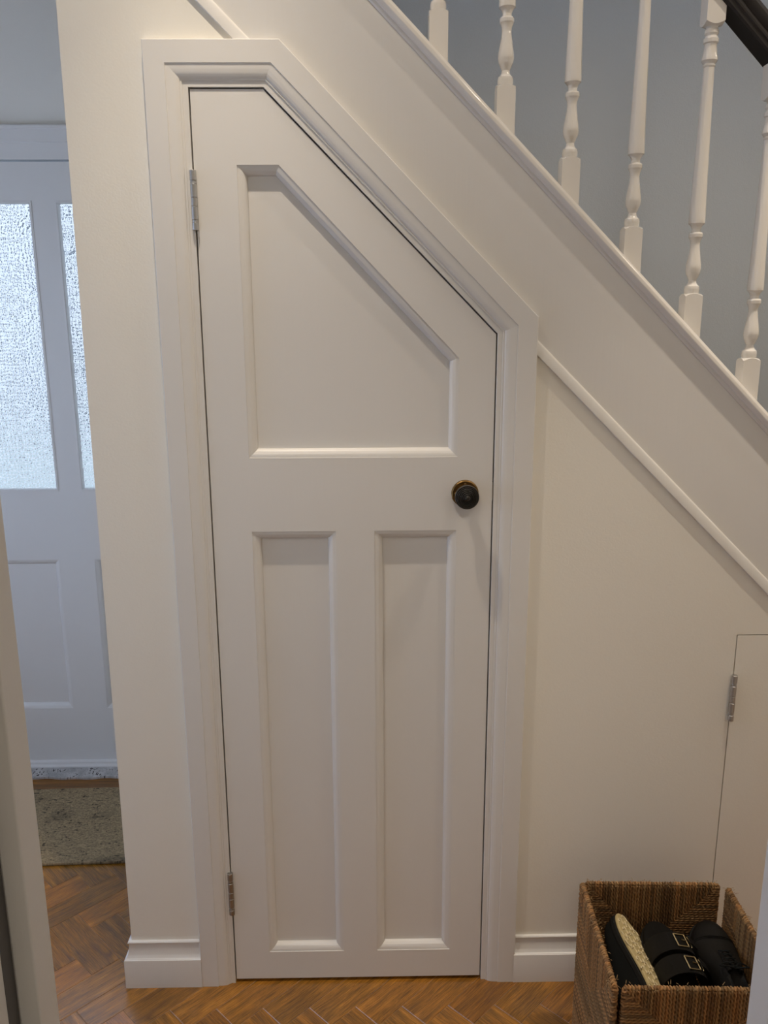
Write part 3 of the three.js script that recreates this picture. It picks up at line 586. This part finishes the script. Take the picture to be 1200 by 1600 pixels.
// (a) plain shoe leaning on its side, cream sole turned up
{
  const o = thing('shoe', 'black shoe on its side showing a cream patterned sole, in the basket', 'shoe', [0.908, 0.306, 0.315]);
  part('upper', upper(s => 0.05 + 0.045 * Math.exp(-(((s - 0.12) / 0.3) ** 2)) + 0.018 * Math.exp(-(((s - 0.5) / 0.2) ** 2)), [0.03, 0.5], 0.012), suede, o);
  const so = part('sole', soleSlab(1.0, -0.006, 0.0005, 0.002), cream, o); part('midsole', soleSlab(1.03, 0.0008, 0.014, 0.003), rubber, o); tag(so, 'cream rubber sole');
  // wavy tread ridges, interlocking like scales
  const list = [];
  for (let q = 0; q < 11; q++) for (let p = -3; p <= 3; p++) {
    const cz = -0.125 + 0.0245 * q + (p & 1 ? 0.012 : 0), cx = p * 0.0135, s = 0.5 - cz / LEN;
    if (s < 0.04 || s > 0.96 || Math.abs(cx) > soleHalf(s, Math.sign(cx)) - 0.005) continue;
    const arc = []; for (let k = 0; k <= 6; k++) { const a = Math.PI * k / 6 * 1.1; arc.push([cx + 0.0085 * Math.cos(a) * (q & 1 ? -1 : 1), -0.0066, cz + 0.009 * Math.sin(a) * (p & 1 ? 1 : -1)]); }
    list.push(tube(arc, 0.0016, 10, 5));
  }
  part('tread', merge(list), std({ color: new THREE.Color(0.66, 0.56, 0.35), roughness: 0.8 }), o);
  o.rotation.set(0, 0, 0);
  o.quaternion.setFromEuler(new THREE.Euler(0.12, 0.1, 2.36, 'YXZ'));
}
// (b) two-strap sandal
{
  const o = thing('sandal', 'black leather sandal with two buckled straps, in the basket', 'sandal', [0.979, 0.262, 0.312]);
  part('sole', soleSlab(1.0, 0, 0.014, 0.003), rubber, o);
  part('footbed', soleSlab(0.97, 0.0142, 0.026, 0.003), inner, o);
  const band = (zc, half, w) => {
    const N = 20, pos = [], uv = [], at = (k, u, off) => { const a = Math.PI * k / N, x = Math.cos(a) * (half + off), y = 0.012 + Math.pow(Math.sin(a), 0.7) * (0.058 + off); return [x, y, zc + u * w / 2 + 0.006 * Math.cos(a)]; };
    const quad = (A, B, C, D) => { pos.push(...A, ...B, ...C, ...A, ...C, ...D); uv.push(0, 0, 1, 0, 1, 1, 0, 0, 1, 1, 0, 1); };
    for (let k = 0; k < N; k++) { quad(at(k, 1, 0.003), at(k + 1, 1, 0.003), at(k + 1, -1, 0.003), at(k, -1, 0.003)); quad(at(k, -1, 0), at(k + 1, -1, 0), at(k + 1, 1, 0), at(k, 1, 0)); quad(at(k, 1, 0), at(k + 1, 1, 0), at(k + 1, 1, 0.003), at(k, 1, 0.003)); quad(at(k, -1, 0.003), at(k + 1, -1, 0.003), at(k + 1, -1, 0), at(k, -1, 0)); }
    const g = new THREE.BufferGeometry(); g.setAttribute('position', new THREE.Float32BufferAttribute(pos, 3)); g.setAttribute('uv', new THREE.Float32BufferAttribute(uv, 2)); return creased(g, 0.5);
  };
  for (const zc of [-0.05, 0.002]) {
    const st = part('strap', band(zc, 0.045, 0.042), leather, o);
    const at = a => [Math.cos(a) * 0.049, 0.012 + Math.pow(Math.sin(a), 0.7) * 0.0625];
    const [ax, ay] = at(1.62), [bx, by] = at(1.08);
    const ring = [[ax, ay + 0.0012, zc - 0.014], [bx, by + 0.0012, zc - 0.014], [bx, by + 0.0012, zc + 0.014], [ax, ay + 0.0012, zc + 0.014]];
    const bars = ring.map((p, i) => tube([p, ring[(i + 1) % 4]], 0.0017, 1, 6));
    bars.push(tube([[(ax + bx) / 2, (ay + by) / 2 + 0.0035, zc], [bx, by + 0.002, zc]], 0.0012, 1, 6));
    tag(part('buckle', merge(bars), buckleMetal, st), 'aged gold rectangular buckle');
    const [cx, cy] = at(0.86); tag(part('keeper', tube([[cx, cy + 0.001, zc - 0.0125], [cx + 0.001, cy + 0.003, zc], [cx, cy + 0.001, zc + 0.0125]], 0.0017, 6, 6), buckleMetal, st), 'gold strap keeper');
    const tl = part('strap_end', rbox(-0.013, 0.016, 0, 0.003, -0.0105, 0.0105, 0.0014), leather, st); tl.position.set(cx + 0.004, cy + 0.002, zc); tl.rotation.z = -0.75;
  }
  o.quaternion.setFromEuler(new THREE.Euler(0.22, 0.12, -0.12, 'YXZ'));
}
// (c) lace-up shoe
{
  const o = thing('lace_up_shoe', 'black leather lace-up shoe with its toe against the back of the basket', 'shoe', [1.073, 0.252, 0.31]);
  part('sole', soleSlab(1.04, 0, 0.013, 0.003), rubber, o);
  const top = s => 0.056 + 0.048 * Math.exp(-(((s - 0.2) / 0.28) ** 2)) + 0.014 * Math.exp(-(((s - 0.52) / 0.14) ** 2)) - 0.004 * s;
  part('upper', upper(top, [0.03, 0.46], 0.012), leather, o);
  const zAt = s => -(s - 0.5) * LEN * 0.985;
  // toe cap seam, lacing flaps, laces
  const seam = s => { const p = []; for (let j = 1; j < 14; j++) { const a = j / 14 * Math.PI, c = Math.cos(a), q = Math.sin(a), hw = soleHalf(s, Math.sign(c)); p.push([Math.sign(c) * Math.pow(Math.abs(c), 0.75) * hw * (1 - 0.12 * q) * 1.01, 0.012 + (top(s) - 0.012) * Math.pow(q, 0.75) + 0.0008, zAt(s)]); } return p; };
  part('toe_cap_seam', merge([tube(seam(0.8), 0.0011, 30, 5), tube(seam(0.785), 0.0011, 30, 5)]), leather, o);
  for (const sx of [-1, 1]) { const pts = []; for (let k = 0; k <= 6; k++) { const s = 0.44 + 0.2 * k / 6; pts.push([sx * (0.010 + 0.002 * (1 - k / 6)), top(s) * 0.985 + 0.0015, zAt(s)]); } part('eyelet_facing', tube(pts, 0.0042, 16, 7), leather, o); }
  const laces = []; for (let k = 0; k < 5; k++) { const s = 0.46 + 0.042 * k; laces.push(tube([[-0.013, top(s) + 0.001, zAt(s)], [0, top(s) + 0.0065, zAt(s + 0.012)], [0.013, top(s) + 0.001, zAt(s + 0.02)]], 0.0016, 10, 6)); laces.push(tube([[0.013, top(s) + 0.001, zAt(s)], [0, top(s) + 0.0055, zAt(s + 0.012)], [-0.013, top(s) + 0.001, zAt(s + 0.02)]], 0.0016, 10, 6)); }
  for (const sx of [-1, 1]) laces.push(tube([[0, top(0.46) + 0.004, zAt(0.46)], [sx * 0.018, top(0.46) + 0.014, zAt(0.45)], [sx * 0.03, top(0.46) + 0.002, zAt(0.48)], [sx * 0.012, top(0.46) + 0.006, zAt(0.5)], [0, top(0.46) + 0.005, zAt(0.47)]], 0.0016, 24, 6));
  part('laces', merge(laces), suede, o);
  o.quaternion.setFromEuler(new THREE.Euler(0.3, -0.06, -0.1, 'YXZ'));
}

// ---------------------------------------------------------------- ceiling lamps of the hall
const NAMES = ['round white ceiling downlight above the panelled cupboard door', 'round white ceiling downlight over the middle of the hall', 'added unseen ceiling downlight above the foot of the stairs for extra light'];
LAMPS.forEach(([x, z], i) => {
  const o = thing('ceiling_downlight', NAMES[i], 'ceiling light', [x, YC, z], 'downlights in the hall ceiling');
  part('trim_ring', creased(new THREE.LatheGeometry([V2(0.032, 0), V2(0.032, -0.003), V2(0.036, -0.006), V2(0.043, -0.006), V2(0.046, 0)], 40), 0.5), M.ceiling, o);
  part('lamp_face', new THREE.CylinderGeometry(0.0315, 0.0315, 0.002, 32).translate(0, -0.001, 0), M.lampGlow, o);
  for (const [cd, angle, soft] of [[LAMP_CANDELA, 1.45, 0.5], [BEAM_CANDELA, 0.53, 1]]) {
    const l = new THREE.SpotLight(LAMP_COLOR, cd, 0, angle, soft, 2);
    l.position.set(x, YC - 0.008, z); l.target.position.set(x, 0, z); l.castShadow = true; l.shadow.radius = 0.7; l.shadow.mapSize.set(2048, 2048);
    scene.add(l, l.target);
  }
});

// ---------------------------------------------------------------- ceiling panel of the room
{
  RectAreaLightUniformsLib.init();
  const c = [0.4, 2.9], a = 1.0, o = thing('ceiling_light_panel', 'square white ceiling light panel of the room', 'ceiling light', [c[0], YC, c[1]]);
  part('panel_frame', slab(rect(-a / 2 - 0.03, a / 2 + 0.03, -a / 2 - 0.03, a / 2 + 0.03), 0, 0.03, [rect(-a / 2, a / 2, -a / 2, a / 2)]).rotateX(Math.PI / 2), M.ceiling, o);
  part('light_diffuser', box(-a / 2, a / 2, -0.012, -0.004, -a / 2, a / 2), M.lampGlow, o);
  const l = new THREE.RectAreaLight(LAMP_COLOR.clone().lerp(new THREE.Color(1, 1, 1), 0.25), ROOM_LIGHT, a, a);
  l.position.set(c[0], YC - 0.031, c[1]); l.lookAt(c[0], 0, c[1]); scene.add(l);
}

renderer.render(scene, camera);
